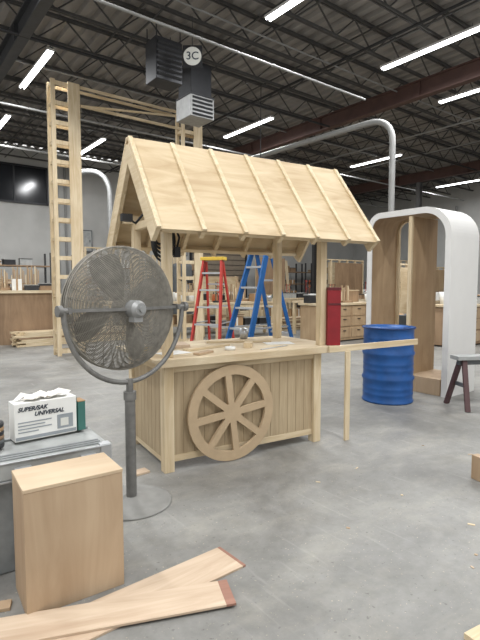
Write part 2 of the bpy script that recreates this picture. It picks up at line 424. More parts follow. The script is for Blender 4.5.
for side in(0,1):
    sl=Vector((0,rc-ec,rzg-ez)); sl.normalize()
    if side==0: E=Vector((0,ec,ez)); Rg=Vector((0,rc,rzg)); nrm=Vector((0,-sl.z,sl.y))
    else: E=Vector((0,2*rc-ec,ez))+Vector((0,sl.y,-sl.z))*.08; Rg=Vector((0,rc,rzg)); nrm=Vector((0,sl.z,sl.y))
    up=tuple(nrm); xs0,xs1=-.13,2.27; mid=Vector(((xs0+xs1)/2,0,0)); dd=(Rg-E).normalized()
    beampart('roof_panel',E+mid,Rg+mid,xs1-xs0,.015,PLY,cart,up)
    for k in range(7):
        x=xs0+.02+k*.393; o=nrm*.019+Vector((x,0,0))
        beampart('batten',E+o,Rg+o-dd*.012,.04,.022,PINE_Y,cart,up)
    for k in range(7):
        x=xs0+.02+k*.393
        hh=.13 if k in(0,6) else .07
        o=-nrm*(hh/2+.009)+Vector((x,0,0))
        beampart('rafter',E+o,Rg+o-dd*.06,.04,hh,PINE_Y,cart,up)
    o=-nrm*.05
    beampart('fascia',E+Vector((-.05,0,0))+o+dd*.07,E+Vector((2.2,0,0))+o+dd*.07,.04,.07,PINE_X,cart,up)
boxpart('ridge_beam',(1.085,rc,rzg-.1),(2.3,.035,.12),PINE_X,cart)
wh=bpy.data.objects.new('wheel',None); col.objects.link(wh); wh.parent=cart; wh.location=(.645,.0,.445); wh.empty_display_size=.1
wh['label']='eight-spoked round MDF wheel'
def ring(r0,r1,y0,y1,n=64):
    m=MB(); vs=[]
    for rr,yy in((r0,y0),(r1,y0),(r1,y1),(r0,y1)):
        for i in range(n):
            t=2*math.pi*i/n; vs.append((rr*math.cos(t),yy,rr*math.sin(t)))
    fs=[]
    for j in range(4):
        for i in range(n): fs.append((j*n+i,j*n+(i+1)%n,((j+1)%4)*n+(i+1)%n,((j+1)%4)*n+i))
    m.add(vs,fs); return m
ring(.35,.44,-.03,.0).make('rim',MDF,wh,.002)
m=MB(); m.cyl((0,-.0302,0),(0,0,0),.09,40); m.make('hub',MDF,wh)
for i in range(8):
    t=math.pi*i/4+.12
    m=MB(); d=Vector((math.cos(t),0,math.sin(t)))
    m.beam(d*.07+Vector((0,-.015,0)),d*.36+Vector((0,-.015,0)),.0298,.062,(-math.sin(t),0,math.cos(t)))
    m.make('spoke',MDF,wh)
def cw(k,c,z=0):
    return (-.636+math.cos(CA)*k-math.sin(CA)*c, 3.966+math.sin(CA)*k+math.cos(CA)*c, z)
r=root('side_ledge','long thin pine strip propped on a stick beside the cart','ledge',cw(0,0),CA)
beampart('strip',(1.72,-.09,.955),(3.04,-.085,.955),.02,.065,PINE_X,r)
beampart('prop_stick',(1.95,-.115,0),(1.95,-.115,.925),.025,.06,PINE_Z,r,(1,0,0))
r=root('red_case','tall flat-sided dark red case standing on the counter end','case',cw(1.835,-.015,.986),.12)
boxpart('body',(0,0,.28),(.135,.08,.56),REDP,r,.0015)
boxpart('lid',(0,0,.575),(.14,.085,.028),REDD,r,.0015)
boxpart('label_strip',(.0,-.042,.42),(.135,.003,.02),REDD,r,.0)
def scrap(nm,lab,k,c,z,d,rz,mat,cat='board'):
    m=MB(); m.box((0,0,d[2]/2),d); o=m.make(nm,mat,None,.002 if d[2]>.01 else 0); tag(o,lab,cat,cw(k,c,z),CA+rz); return o
Zc=.986
scrap('wood_offcut','pale pine offcut lying on the counter',.62,.42,Zc,(.55,.09,.02),.3,PINE_X)
scrap('wood_offcut','wide square plywood offcut on the counter',.35,.70,Zc,(.34,.26,.03),-.2,PLANKM)
scrap('wood_offcut','thin pine strip lying across the counter',1.12,.66,Zc,(.7,.04,.02),-.4,PINE_X)
scrap('wood_offcut','small brown offcut near the counter edge',.42,.1,Zc,(.22,.07,.02),.5,BIRCH)
scrap('wood_offcut','stubby pine block on the counter',1.0,.28,Zc,(.12,.08,.05),.9,PINE_X)
scrap('paper_sheet','loose white paper sheet lying on the counter',.2,.28,Zc,(.28,.2,.002),.25,PAPER,'paper')
scrap('paper_sheet','loose white drawing sheet on the counter',1.45,.4,Zc,(.3,.22,.002),-.35,PAPER,'paper')
scrap('steel_ruler','thin steel ruler lying on the counter',1.2,.12,Zc,(.4,.03,.004),.3,ALU,'ruler')
r=root('tape_roll','roll of cream masking tape on the counter','tape',cw(.75,.2,Zc),0)
m=MB(); m.lathe([(.03,0),(.05,0),(.05,.03),(.03,.03),(.03,0)],24); m.make('roll',PAPER,r)
r=root('cordless_drill','dark grey cordless drill standing on the counter','drill',cw(.12,.50,Zc),.4)
m=MB(); m.cyl((-.1,0,.14),(.08,0,.14),.032,16); m.cyl((.08,0,.14),(.14,0,.14),.02,12,.012); m.make('motor_housing',DARK,r)
m=MB(); m.beam((-.04,0,.12),(-.065,0,.04),.035,.045,(1,0,0)); m.make('grip',BLACK,r,.004)
boxpart('battery',(-.07,0,.022),(.1,.07,.044),YEL,r,.004)
r=root('coffee_can','small silver tin standing on the counter','tin',cw(1.35,.95,Zc),0)
m=MB(); m.lathe([(0,0),(.045,0),(.045,.12),(.04,.12),(.04,.01),(0,.01)],24); m.make('tin_body',ALU,r)
m=MB()
for k in range(5):
    a=.07+.012*k; pts=[(a*math.cos(t)*.9+k*.012,k*.012-.02,-a*1.5*(1-math.sin(t))) for t in [2*math.pi*i/24 for i in range(24)]]
    m.tube(pts,.011,6,True)
m.tube([(0,0,0),(.02,0,.06),(0,0,.1)],.012,6)
m.tube([(.05,0,-.05),(.14,.02,-.02),(.2,.03,-.14),(.17,.02,-.24)],.01,6)
m.tube([(-.05,0,-.0),(-.14,.0,.04),(-.2,.03,-.04),(-.27,.02,.0)],.012,6)
m.box((-.28,.02,.0),(.09,.06,.06))
m.box((.17,.02,-.27),(.05,.05,.09))
o=m.make('cable_coil',BLACK); tag(o,'coil of black electric cable hung inside the cart gable','cable',cw(.06,.22,2.16),CA)

# ---------------------------------------------------------------- fan
fan=root('pedestal_fan','large dusty grey industrial pedestal fan with wire cage','fan',(-.80,3.44,0),R(46))
m=MB(); m.lathe([(0,0),(.29,0),(.295,.006),(.285,.012),(.27,.008),(.10,.012),(.055,.05),(0,.05)],56); m.make('base',BASECR,fan)
m=MB(); m.cyl((0,0,.04),(0,0,.80),.038,20); m.cyl((0,0,.77),(0,0,.83),.046,20); m.cyl((0,0,.82),(0,0,.92),.026,16); m.make('pole',FANPOLE,fan)
hc=1.43; Rr=.445
m=MB(); pts=[]
for i in range(25):
    t=math.pi+math.pi*i/24
    pts.append((.49*math.cos(t),0,hc+.53*math.sin(t)))
m.tube(pts,.018,8); m.make('yoke',FANPOLE,fan)
for s in(-1,1):
    m=MB(); m.cyl((s*.435,0,hc),(s*.52,0,hc),.02,12); m.cyl((s*.50,0,hc),(s*.53,0,hc),.038,12); m.box((s*.45,.04,hc),(.02,.12,.04)); m.make('knob',FANPOLE,fan)
yc=.09
def guard(sg,name):
    m=MB()
    def yy(r): return yc+sg*(.03+.11*(1-(r/Rr)**3))
    N=40
    for i in range(N):
        rr=.07+(Rr-.07)*i/(N-1)
        m.tube([(rr*math.cos(2*math.pi*k/56),yy(rr),hc+rr*math.sin(2*math.pi*k/56)) for k in range(56)],.003 if i<N-1 else .007,4,True)
    for i in range(30):
        t=2*math.pi*i/30
        m.tube([(rr*math.cos(t),yy(rr)-sg*.003,hc+rr*math.sin(t)) for rr in[.05,.12,.2,.28,.36,.41,Rr]],.0032,4)
    m.make(name,FANGREY,fan)
guard(-1,'front_guard'); guard(1,'rear_guard')
m=MB()
for k in range(3):
    m.tube([(Rr*math.cos(2*math.pi*i/56),yc-.03+.03*k,hc+Rr*math.sin(2*math.pi*i/56)) for i in range(56)],.005,4,True)
m.make('guard_band',FANGREY,fan)
m=MB()
for i in range(4):
    t0=math.pi/2*i+.4
    vs=[];nr,ns=6,6
    for a in range(nr+1):
        rr=.06+.34*a/nr
        wdt=.22+.5*math.sin(math.pi*(.15+.75*a/nr))
        for s_ in range(ns+1):
            f=s_/ns-.5; t=t0+wdt*f*1.1
            vs.append((rr*math.cos(t),yc+f*.09,hc+rr*math.sin(t)))
    fs=[(a*(ns+1)+s_,a*(ns+1)+s_+1,(a+1)*(ns+1)+s_+1,(a+1)*(ns+1)+s_) for a in range(nr) for s_ in range(ns)]
    m.add(vs,fs,0,True)
m.cyl((0,yc-.04,hc),(0,yc+.04,hc),.065,24)
m.make('blades',BLADE,fan)
m=MB(); m.cyl((0,yc-.13,hc),(0,yc-.22,hc),.062,28); m.cyl((0,yc-.22,hc),(0,yc-.25,hc),.062,28,.042); m.cyl((0,yc-.25,hc),(0,yc-.27,hc),.02,16); m.cyl((0,yc-.05,hc),(0,yc-.14,hc),.03,16)
m.box((0,yc-.18,hc-.07),(.07,.07,.04)); m.make('motor',GALV,fan)
m=MB(); m.beam((-.43,0,hc),(-.06,yc-.16,hc),.01,.022); m.beam((.43,0,hc),(.06,yc-.16,hc),.01,.022); m.make('motor_strap',FANPOLE,fan)

# ---------------------------------------------------------------- foreground wooden box
r=root('plywood_box','plain birch plywood box standing on end on the concrete','box',(-1.02,2.19,0),math.atan2(.274,.40))
Wb,Db,Hb=.485,.30,.617;t=.018
boxpart('front_board',(Wb/2,t/2,Hb/2),(Wb,t,Hb-.0),BIRCH,r,.002)
boxpart('back_board',(Wb/2,Db-t/2,Hb/2),(Wb,t,Hb),BIRCH,r,.002)
boxpart('side_board',(t/2,Db/2,Hb/2),(t,Db-2*t,Hb),BIRCH,r,.002)
boxpart('side_board',(Wb-t/2,Db/2,Hb/2),(t,Db-2*t,Hb),BIRCH,r,.002)
boxpart('top_board',(Wb/2,Db/2,Hb+.0095),(Wb+.004,Db+.004,.018),wood('birch_top',(198,178,150),(178,154,126),'x',scale=4,stretch=5),r,.002)
def fplank(cx,cy,L,w,rz,z,lab,e=.03):
    r=root('plywood_plank',lab,'plank',(cx,cy,z),rz)
    T=.012
    boxpart('plank_body',(-L/2-e/2,0,T/2),(L-e,w,T),PLANKM,r,.001)
    boxpart('stained_end',(-e/2,0,T/2),(e,w,T),STAIN,r,.001)
    return r
fplank(-.045,2.72,1.2,.245,math.atan2(.63,.77),0,'plywood plank with a reddish cut end on the floor',.02)
fplank(-.045,2.372,1.5,.2,math.atan2(.27,.965),.0125,'plywood plank with dull red-stained end lying over another plank',.05)
def fscrap(lab,x,y,d,rz,mat,nm='wood_scrap'):
    m=MB(); m.box((0,0,d[2]/2),d); o=m.make(nm,mat,None,.002 if d[2]>.01 else 0); tag(o,lab,'scrap',(x,y,0),rz)
fscrap('small wood scrap beside the cart leg',-.86,3.98,(.16,.10,.018),.7,PLANKM)
fscrap('small wood scrap near the plywood box',-1.19,2.27,(.10,.07,.018),.3,BIRCH)
fscrap('yellowish pine scrap lying on the concrete',1.13,2.06,(.2,.12,.03),.5,PINE_X)
rr_=random.Random(3)
for i in range(34):
    x=rr_.uniform(-.6,2.6); y=rr_.uniform(2.5,6.2)
    if y>3.7+.6*x: continue
    fscrap('thin pale wood chip on the dusty concrete',x,y,(rr_.uniform(.015,.05),rr_.uniform(.006,.018),.004),rr_.uniform(0,3),[PINE_X,PLANKM,BIRCH][i%3],'wood_chip')
m=MB(); m.box((0,0,.1),(.07,.1,.2)); o=m.make('wood_block',BIRCH,None,.003); tag(o,'upright birch wood block standing on the floor','block',(1.97,3.85,0),.4)

# ---------------------------------------------------------------- tool case
TA=math.atan2(.56,.83)
r=root('tool_chest','wide worn grey tool chest with ribbed lid and latches','tool chest',(-.79,2.87,0),TA)
Lc,Dc=1.5,.45
boxpart('body',(-Lc/2,Dc/2,.26),(Lc-.04,Dc-.04,.52),GREYM,r,.012)
m=MB(); m.box((-Lc/2,Dc/2,.58),(Lc,Dc,.10)); m.make('lid',GREYP,r,.012)
for k in range(3):
    boxpart('lid_rib',(-Lc/2,.05+k*.035,.634),(Lc-.08,.016,.012),GREYM,r,.003)
boxpart('lid_rib',(-Lc/2,Dc-.03,.636),(Lc-.04,.03,.014),GREYM,r,.003)
for k in range(8): boxpart('side_rib',(-.019,.06+.047*k,.26),(.012,.018,.44),GREYP,r,.002)
boxpart('front_trim',(-Lc/2,-.0,.525),(Lc,.012,.012),ALU,r,.002)
boxpart('edge_trim',(-Lc/2,-.002,.629),(Lc,.012,.008),ALU,r,.002)
boxpart('corner_guard',(-.03,.03,.58),(.07,.07,.115),ALU,r,.006)
for k in(-.14,-.5,-.86,-1.2):
    m=MB(); m.box((k,-.012,.545),(.09,.025,.11)); m.make('latch',ALU,r,.004)
for k,(xx,zz,h) in enumerate(((-.80,.30,.14),(-.88,.18,.10),(-.74,.12,.09),(-.90,.36,.07))):
    boxpart('red_drawer_tab',(xx,.01,zz),(.07,.07,h),LRED,r,.006)
m=MB(); m.tube([(-.95,.01,.5),(-.97,-.02,.42),(-.92,-.02,.34),(-.98,-.02,.25),(-.93,.01,.16)],.012,8); m.make('cord',LRED,r)
BA=math.atan2(.64,.77); zb=.646
r=root('supply_carton','white printed carton with crumpled tissue on top, on the chest','carton',(-1.36,2.84,zb),BA)
Wc,Dd,Hc=.38,.12,.235
boxpart('carton_body',(Wc/2,Dd/2,Hc/2),(Wc,Dd,Hc),PAPER,r,.003)
text_part('brand_lettering','SUPER/SAK',.036,INK,r,(.02,-.002,.195),(R(90),0,0),al='LEFT',bold=.03,shear=.3)
text_part('brand_lettering','UNIVERSAL',.036,INK,r,(.115,-.002,.158),(R(90),0,0),al='LEFT',bold=.03,shear=.3)
for k,(xx,zz,ww) in enumerate(((.12,.115,.2),(.10,.095,.16),(.12,.075,.2),(.08,.055,.12))):
    m=MB(); m.box((xx,-.0012,zz),(ww,.0024,.007)); m.make('printed_line',INKG,r)
m=MB(); m.box((Wc/2,-.0012,.018),(Wc-.01,.0024,.02)); m.make('printed_band',INKG,r)
m=MB(); m.box((.305,-.0012,.085),(.10,.0024,.09),mi=0); m.box((.30,-.003,.08),(.05,.002,.05),mi=1); m.make('printed_picture',[INKG,SIGNW],r)
m=MB(); m.box((Wc+.0016,Dd/2,Hc/2),(.003,Dd*.96,Hc*.92)); m.make('side_print',TEAL,r)
m=MB()
for k in range(9):
    cx,cy=.05+.25*random.random(),.03+.06*random.random(); n=10
    c=Vector((cx,cy,Hc+.012)); vs=[c+Vector((0,0,.02+.025*random.random()))]
    for i in range(n):
        tt=2*math.pi*i/n; rr=.03+.05*random.random(); vs.append(c+Vector((rr*math.cos(tt),rr*.6*math.sin(tt),-.008+.025*random.random())))
    m.add(vs,[(0,1+i,1+(i+1)%n) for i in range(n)])
m.make('tissue',TISSUE,r)
r=root('green_carton','narrow dark green carton standing against the white carton','carton',(-1.36+.415*math.cos(BA)-.05*math.sin(BA),2.84+.415*math.sin(BA)+.05*math.cos(BA),zb),BA)
boxpart('carton_body',(0,0,.095),(.05,.10,.19),TEAL,r,.003); boxpart('carton_flap',(0,0,.193),(.052,.102,.006),CARD,r,.001)
for i,(mt,lab) in enumerate(((DARK,'black sanding disc'),(GREYD,'dark grey sanding disc'),(BROWNP,'brown sanding disc stack'),(DARK,'black sanding disc'),(CARD,'tan sanding disc'),(DARK,'black sanding disc'))):
    m=MB(); m.lathe([(0,0),(.080,0),(.083,.012),(.08,.0235),(.03,.0235),(.03,.018),(0,.018)],28); o=m.make('sanding_disc',mt); tag(o,lab+' piled on the grey chest','disc',(-1.475,2.76,zb+.0245*i),0,'stacked sanding discs')

# ---------------------------------------------------------------- drum
r=root('steel_drum','bright blue ribbed steel drum standing on the floor','drum',(2.06,6.62,0),0)
Rd,Hd=.335,1.03
prof=[(0,.02),(Rd-.01,.02),(Rd+.008,0),(Rd+.012,.02),(Rd,.035)]
tail=[]
for z in(.34,.68):
    tail+=[(Rd,z-.05),(Rd+.016,z-.02),(Rd+.016,z+.0),(Rd,z+.03)]
for z in(.12,.2,.45,.53,.8,.88):
    tail+=[(Rd,z-.015),(Rd+.005,z),(Rd,z+.015)]
prof=prof+sorted(tail,key=lambda a:a[1])+[(Rd,Hd-.04),(Rd+.012,Hd-.02),(Rd+.008,Hd),(Rd-.01,Hd-.005),(Rd-.015,Hd-.03),(0,Hd-.03)]
m=MB(); m.lathe(prof,48); m.make('drum_body',BLUE,r)
m=MB(); m.cyl((.2,-.1,Hd-.03),(.2,-.1,Hd-.01),.035,12); m.make('bung',BLUED,r)
m=MB(); m.tube([((Rd+.014)*math.cos(2*math.pi*i/48),(Rd+.014)*math.sin(2*math.pi*i/48),Hd-.012) for i in range(48)],.012,6,True); m.make('closing_ring',BLUED,r)

# ---------------------------------------------------------------- white arch
r=root('arch_frame','matte white rounded arch unit with raw plywood inside','arch',(2.93,6.71,0),PA)
La,Ha,Da=1.42,2.73,.78
r1,r2=.44,.24
def upath(off):
    pts=[(off,0)]
    for i in range(15):
        t=math.pi-math.pi/2*i/14; rr=r1-off; pts.append((r1+rr*math.cos(t),Ha-r1+rr*math.sin(t)))
    for i in range(15):
        t=math.pi/2-math.pi/2*i/14; rr=r2-off; pts.append((La-r2+rr*math.cos(t),Ha-r2+rr*math.sin(t)))
    pts.append((La-off,0)); return pts
def shell(o0,o1,x0,x1,name,mat):
    A=upath(o0);B=upath(o1);n=len(A); m=MB()
    vs=[(x0,)+p for p in A]+[(x1,)+p for p in A]+[(x0,)+p for p in B]+[(x1,)+p for p in B]
    fs=[]
    for i in range(n-1):
        fs+=[(i,i+1,n+i+1,n+i),(2*n+i,3*n+i,3*n+i+1,2*n+i+1),(i,2*n+i,2*n+i+1,i+1),(n+i,n+i+1,3*n+i+1,3*n+i)]
    fs+=[(0,n,3*n,2*n),(n-1,3*n-1,4*n-1,2*n-1)]
    m.add(vs,fs); return m.make(name,mat,r)
shell(0,.02,0.015,Da,'outer_skin',WHITE)
shell(0,.09,0,.015,'front_face',WHITE)
shell(.0202,.05,.0155,Da-.02,'inner_lining',INNERP)
shell(.0505,.09,Da-.05,Da,'back_rib',PINE_Z)
boxpart('divider_panel',(Da/2+.03,.66,1.42),(Da-.12,.03,2.4),INNERP,r)
boxpart('divider_stud',(.04,.66,1.42),(.04,.06,2.4),PINE_Z,r)
boxpart('base_box',(Da/2+.01,La/2,.12),(Da-.02,La-.24,.24),BIRCH,r)

r=root('sawhorse','pale-topped sawhorse with dark splayed legs','sawhorse',(3.25,6.24,0),R(8))
boxpart('top_beam',(0,0,.66),(.95,.2,.05),GREYP,r,.004)
boxpart('under_beam',(0,0,.60),(.85,.06,.07),GREYD,r,.004)
for a in(-.36,.36):
    for b_ in(-1,1):
        beampart('leg',(a+(-.06 if a<0 else .06),b_*.24,0),(a,b_*.04,.63),.06,.05,MAROON,r)
    boxpart('brace',(a,0,.3),(.03,.26,.05),GREYD,r)

# ---------------------------------------------------------------- ladders
def ladder(loc,rz,H_,spread,mat,lab,cap):
    r=root('step_ladder',lab,'ladder',loc,rz)
    for s in(-1,1):
        beampart('front_rail',(s*.30,-spread,0),(s*.17,-.03,H_),.035,.085,mat,r,(0,-1,.3))
        beampart('rear_rail',(s*.28,spread,0),(s*.16,.06,H_-.03),.03,.06,mat,r,(0,1,.3))
        beampart('spreader',(s*.245,-spread*.55,H_*.45),(s*.235,spread*.55,H_*.45),.01,.025,ALU,r)
    n=6
    for i in range(1,n+1):
        f=i/(n+.8); w=.60-.26*f
        boxpart('step',(0,-spread+(spread-.03)*f,H_*f),(w-.03,.085,.03),ALU,r,.003)
    for i in range(1,5):
        f=i/5; w=.56-.24*f
        boxpart('rear_bar',(0,spread-(spread-.06)*f,(H_-.03)*f),(w-.02,.025,.03),ALU,r,.002)
    boxpart('top_cap',(0,.01,H_+.02),(.44,.2,.06),cap,r,.008)
ladder((.32,7.45,0),R(-50),2.12,.68,LBLUE,'blue fibreglass step ladder standing open behind the cart',LBLUE)
ladder((-.48,8.7,0),R(-18),2.05,.55,LRED,'red fibreglass step ladder standing open beside the blue one',YEL)

# ---------------------------------------------------------------- background furniture
r=root('curved_counter','brown plywood counter with curved front and pale top','counter',(-6.35,13.0,0),R(20))
m=MB(); n=16; A=[]
for i in range(n+1):
    f=i/n; A.append((-1.3+2.6*f,-.35*math.sin(math.pi*f)))
vs=[(x,y,0) for x,y in A]+[(x,y,1.38) for x,y in A]+[(x,y+.6,0) for x,y in A]+[(x,y+.6,1.38) for x,y in A]
N=n+1; fs=[]
for i in range(n): fs+=[(i,i+1,N+i+1,N+i),(2*N+i,3*N+i,3*N+i+1,2*N+i+1),(N+i,N+i+1,3*N+i+1,3*N+i)]
fs+=[(0,N,3*N,2*N),(n,2*N+n,3*N+n,N+n)]
m.add(vs,fs); m.make('curved_front',BROWNP,r)
m=MB(); vs=[(x*1.04,y-.08,1.38) for x,y in A]+[(x*1.04,y-.08,1.45) for x,y in A]+[(x*1.04,y+.7,1.38) for x,y in A]+[(x*1.04,y+.7,1.45) for x,y in A]
fs2=fs+[(i,2*N+i,2*N+i+1,i+1) for i in range(n)]
m.add(vs,fs2); m.make('worktop',TOP,r)

GRP='clutter on benches and racks'
kinds=[]
def kbox(nm,lab,mat,d,lid,lidm):
    r=root(nm,lab,'box',(0,0,0),PA)
    boxpart('body',(0,0,d[2]/2),d,mat,r,.008)
    if lid: boxpart('lid',(0,0,d[2]+.012),(d[0]+.02,d[1]+.02,.025),lidm,r,.004)
    else:
        m=MB(); m.box((0,0,d[2]/2+.001),(.06,d[1]+.004,d[2]+.004)); m.make('packing_tape',lidm,r)
    kinds.append([r,False])
kbox('carton','brown cardboard carton closed with tape',CARD,(.42,.32,.26),False,PAPER)
kbox('storage_bin','grey plastic storage bin with dark lid',GREYP,(.44,.32,.24),True,DARK)
kbox('tool_box','black tool box with grey lid',DARK,(.46,.24,.2),True,GREYP)
kbox('tool_box','brown wooden tool box with dark lid',BROWNP,(.4,.2,.18),True,DARK)
kbox('carton','white carton with brown tape',PAPER,(.3,.3,.34),False,CARD)
kbox('crate','brown plywood crate with pine lid',BROWNP,(.5,.36,.32),True,PINE_X)
def klathe(nm,lab,cat,prof,mat,hook=None,cap=None):
    r=root(nm,lab,cat,(0,0,0),PA); m=MB(); m.lathe(prof,16); m.make('container_body',mat,r)
    if hook:
        m=MB(); m.tube([(hook[0]*math.cos(a),0,hook[1]+hook[0]*math.sin(a)) for a in[math.pi*i/10 for i in range(11)]],.005,5); m.make('handle',STEEL,r)
    if cap:
        m=MB(); m.cyl((0,0,.24),(0,0,.29),.018,10); m.make('cap',DARK,r)
    kinds.append([r,False])
klathe('paint_can','silver paint can with handle','can',[(0,0),(.1,0),(.1,.2),(.09,.21),(0,.205)],ALU,(.1,.16))
klathe('bucket','white plastic bucket with wire handle','bucket',[(0,0),(.12,0),(.15,.32),(.14,.32),(.11,.02),(0,.02)],PAPER,(.14,.3))
klathe('glue_bottle','orange glue bottle with dark cap','bottle',[(0,0),(.05,0),(.05,.18),(.02,.24),(0,.24)],ORANGE,None,True)
r=root('bench_vise','dark iron bench vise bolted on a bench','vise',(0,0,0),PA)
boxpart('base',(0,0,.04),(.18,.16,.08),MGREEN,r,.005); boxpart('fixed_jaw',(0,.05,.15),(.2,.06,.14),MGREEN,r,.005); boxpart('moving_jaw',(0,-.07,.15),(.2,.05,.14),MGREEN,r,.005)
m=MB(); m.cyl((0,-.1,.12),(0,-.2,.12),.015,8); m.cyl((-.1,-.2,.12),(.1,-.2,.12),.01,8); m.make('screw_handle',ALU,r); kinds.append([r,False])
r=root('offcut_pile','low pile of plywood offcuts','boards',(0,0,0),PA)
for i in range(5):
    m=MB(); m.box((0,0,.015+i*.03),(.5-.04*(i%3),.28-.03*(i%2),.028),Matrix.Rotation(.12*math.sin(i*2.3),3,'Z')); m.make('offcut_board',[PINE_X,BIRCH,PLANKM,BROWNP,PINE_X][i],r)
kinds.append([r,False])
r=root('offcut_bundle','upright bundle of pine offcuts in a low tray','boards',(0,0,0),PA)
boxpart('tray',(0,0,.04),(.46,.3,.08),BROWNP,r)
for i in range(9):
    x=-.17+.043*i; h=.35+.25*abs(math.sin(i*1.9)); boxpart('offcut_stick',(x,.06*math.sin(i*2.7),.08+h/2),(.03,.05,h),[PINE_Z,INNERP,BIRCH][i%3],r,0)
kinds.append([r,False])
# bench grinder / clamps rack
r=root('clamp_rack','small stand holding dark bar clamps','clamps',(0,0,0),PA)
boxpart('stand',(0,0,.03),(.45,.2,.06),DARK,r)
for i in range(5):
    m=MB(); x=-.18+.09*i; m.box((x,0,.38),(.018,.01,.66)); m.box((x,-.04,.66),(.022,.09,.03)); m.box((x,-.04,.3+.05*i),(.022,.09,.03)); m.make('bar_clamp',[STEEL,LRED,STEEL,ORANGE,DARK][i],r)
kinds.append([r,False])
LOW=[0,1,2,3,4,5,6,7,8,10,0,2,3,10,5]; MIXD=[0,1,2,3,4,5,6,7,8,9,10,11,12,10,11,12,2,3]
def put(loc,rz=0,s=1.0,only=None,group=GRP):
    k=random.choice(only or LOW); K=kinds[k]
    if not K[1]: K[1]=True; o=K[0]; o.location=loc; o.rotation_euler=(0,0,PA+rz)
    else: o=copy_thing(K[0],loc,PA+rz)
    f=s*random.uniform(.85,1.12); o.scale=(f,f,f*random.uniform(.85,1.12)); o['group']=group
def clutter_row(p,q,z,x0,x1,s=1.0,dens=.85,only=None):
    x=x0
    while x<x1:
        if random.random()<dens: 
            put(pq(p+x,q+random.uniform(-.07,.07),z),random.uniform(-.15,.15),s,only)
        x+=random.uniform(.54,.6)*s

def workbench(L=2.6,Dp=.9,Hh=1.08,top=TOP,leg=PINE_Z,lab='pine workbench with a lower shelf'):
    r=root('workbench',lab,'workbench',(0,0,0),PA,'workshop benches')
    boxpart('bench_top',(0,0,Hh-.03),(L,Dp,.06),top,r)
    for a in(-L/2+.06,L/2-.06):
        for b_ in(-Dp/2+.06,Dp/2-.06): boxpart('leg',(a,b_,(Hh-.06)/2),(.09,.09,Hh-.06),leg,r)
    boxpart('shelf',(0,0,.32),(L-.2,Dp-.14,.03),top,r)
    boxpart('rail',(0,-Dp/2+.06,Hh-.12),(L-.2,.04,.1),leg,r)
    return r
wb=workbench()
spots=[(9.3,11.9),(12.2,10.9),(15.2,11.6),(14.2,8.9),(17.2,8.9),(10.4,14.8),(13.5,14.2),(17.2,14.2),(5.0,15.4),(22,12.5),(1.9,16.4),(8.3,13.4),(20.6,9.0)]
wb.location=pq(*spots[0])
for s in spots[1:]: copy_thing(wb,pq(s[0],s[1]))
for s in spots:
    clutter_row(s[0],s[1]-.2,1.081,-1.05,1.1,.85,.95,MIXD)
    clutter_row(s[0],s[1]+.2,1.081,-1.0,1.1,.95,.95,MIXD)
    clutter_row(s[0],s[1]+.0,.336,-.9,.95,1.05,.95,[0,1,5,10,2])
def cabbench(p,q,L,lab,mat,rz=0):
    r=root('cabinet_bench',lab,'workbench',pq(p,q),PA+rz)
    boxpart('carcass',(0,0,.53),(L,.8,.98),mat,r,.005)
    boxpart('worktop',(0,0,1.06),(L+.1,.9,.06),TOP,r,.004)
    n=int(L/.62)
    for i in range(n):
        x=-L/2+(i+.5)*L/n
        for z in(.25,.57,.86):
            boxpart('drawer',(x,-.408,z),(L/n-.03,.02,.27),BIRCH if mat is BROWNP else mat,r,.003)
            boxpart('drawer_pull',(x,-.428,z+.06),(.12,.02,.02),DARK,r,.002)
cabbench(13.2,6.6,3.1,'brown cabinet bench with rows of drawers',BROWNP)
cabbench(18.9,11.2,3.1,'brown cabinet bench with pale worktop',BROWNP)
cabbench(10.9,9.3,2.5,'tan plywood cabinet bench with drawers',INNERP)
for p,q in((13.2,6.6),(18.9,11.2),(10.9,9.3)):
    clutter_row(p,q-.2,1.092,-1.0,1.05,.85,.95,MIXD); clutter_row(p,q+.2,1.092,-1.0,1.05,.95,.95,MIXD)
rk=root('storage_rack','grey steel storage rack loaded with bins','rack',(0,0,0),PA,'steel storage racks')
for a in(-1.5,1.5):
    for b_ in(-.4,.4): boxpart('upright',(a,b_,1.45),(.07,.07,2.9),STEEL,rk)
SH=[.25,.95,1.65,2.35]
for z in SH: boxpart('shelf',(0,0,z),(3.0,.86,.05),BROWNP,rk)
rks=[(1.0,20.6),(4.4,20.6),(8.6,20.8),(12.0,20.8),(19.2,20.8),(22.7,20.8)]
rk.location=pq(*rks[0])
for s in rks[1:]: copy_thing(rk,pq(*s))
for i,(rp,rq) in enumerate(rks):
    for z in SH: clutter_row(rp,rq-.1,z+.026,-1.15,1.2,1.05,.95,LOW)
for k in range(7):
    a=-1.1+.37*k
    put((-6.35+a*.94-.1,13.0+a*.34+.0,1.451),random.uniform(-.6,.1),.75,MIXD)
    put((-6.35+a*.94-.22,13.0+a*.34+.34,1.451),random.uniform(-.6,.1),.85,MIXD)
def bd(L,mat,nm,lab):
    m=MB(); m.box((0,0,.025),(L,.14,.045)); o=m.make(nm,mat,None,.003); tag(o,lab,'board',(0,0,0),PA,'stacked lumber boards'); return o
b1=bd(3.2,PINE_X,'lumber_board','pale pine board in a lumber stack'); b2=bd(3.0,BROWNP,'lumber_board','brown board in a lumber stack'); first={0:True,1:True}
def stack(p,q,rz,nw,nh,z0=0):
    for j in range(nh):
        for i in range(nw):
            k=(0 if random.random()<.7 else 1)
            b_=b1 if k==0 else b2
            off=(i-(nw-1)/2)*.15; sh=random.uniform(-.15,.15)
            a=PA+rz; x,y,_=pq(p,q); loc=(x+math.cos(a)*sh-math.sin(a)*off, y+math.sin(a)*sh+math.cos(a)*off, z0+.001+.047*j)
            if first[k]: first[k]=False; b_.location=loc; b_.rotation_euler=(0,0,a)
            else: copy_thing(b_,loc,a)
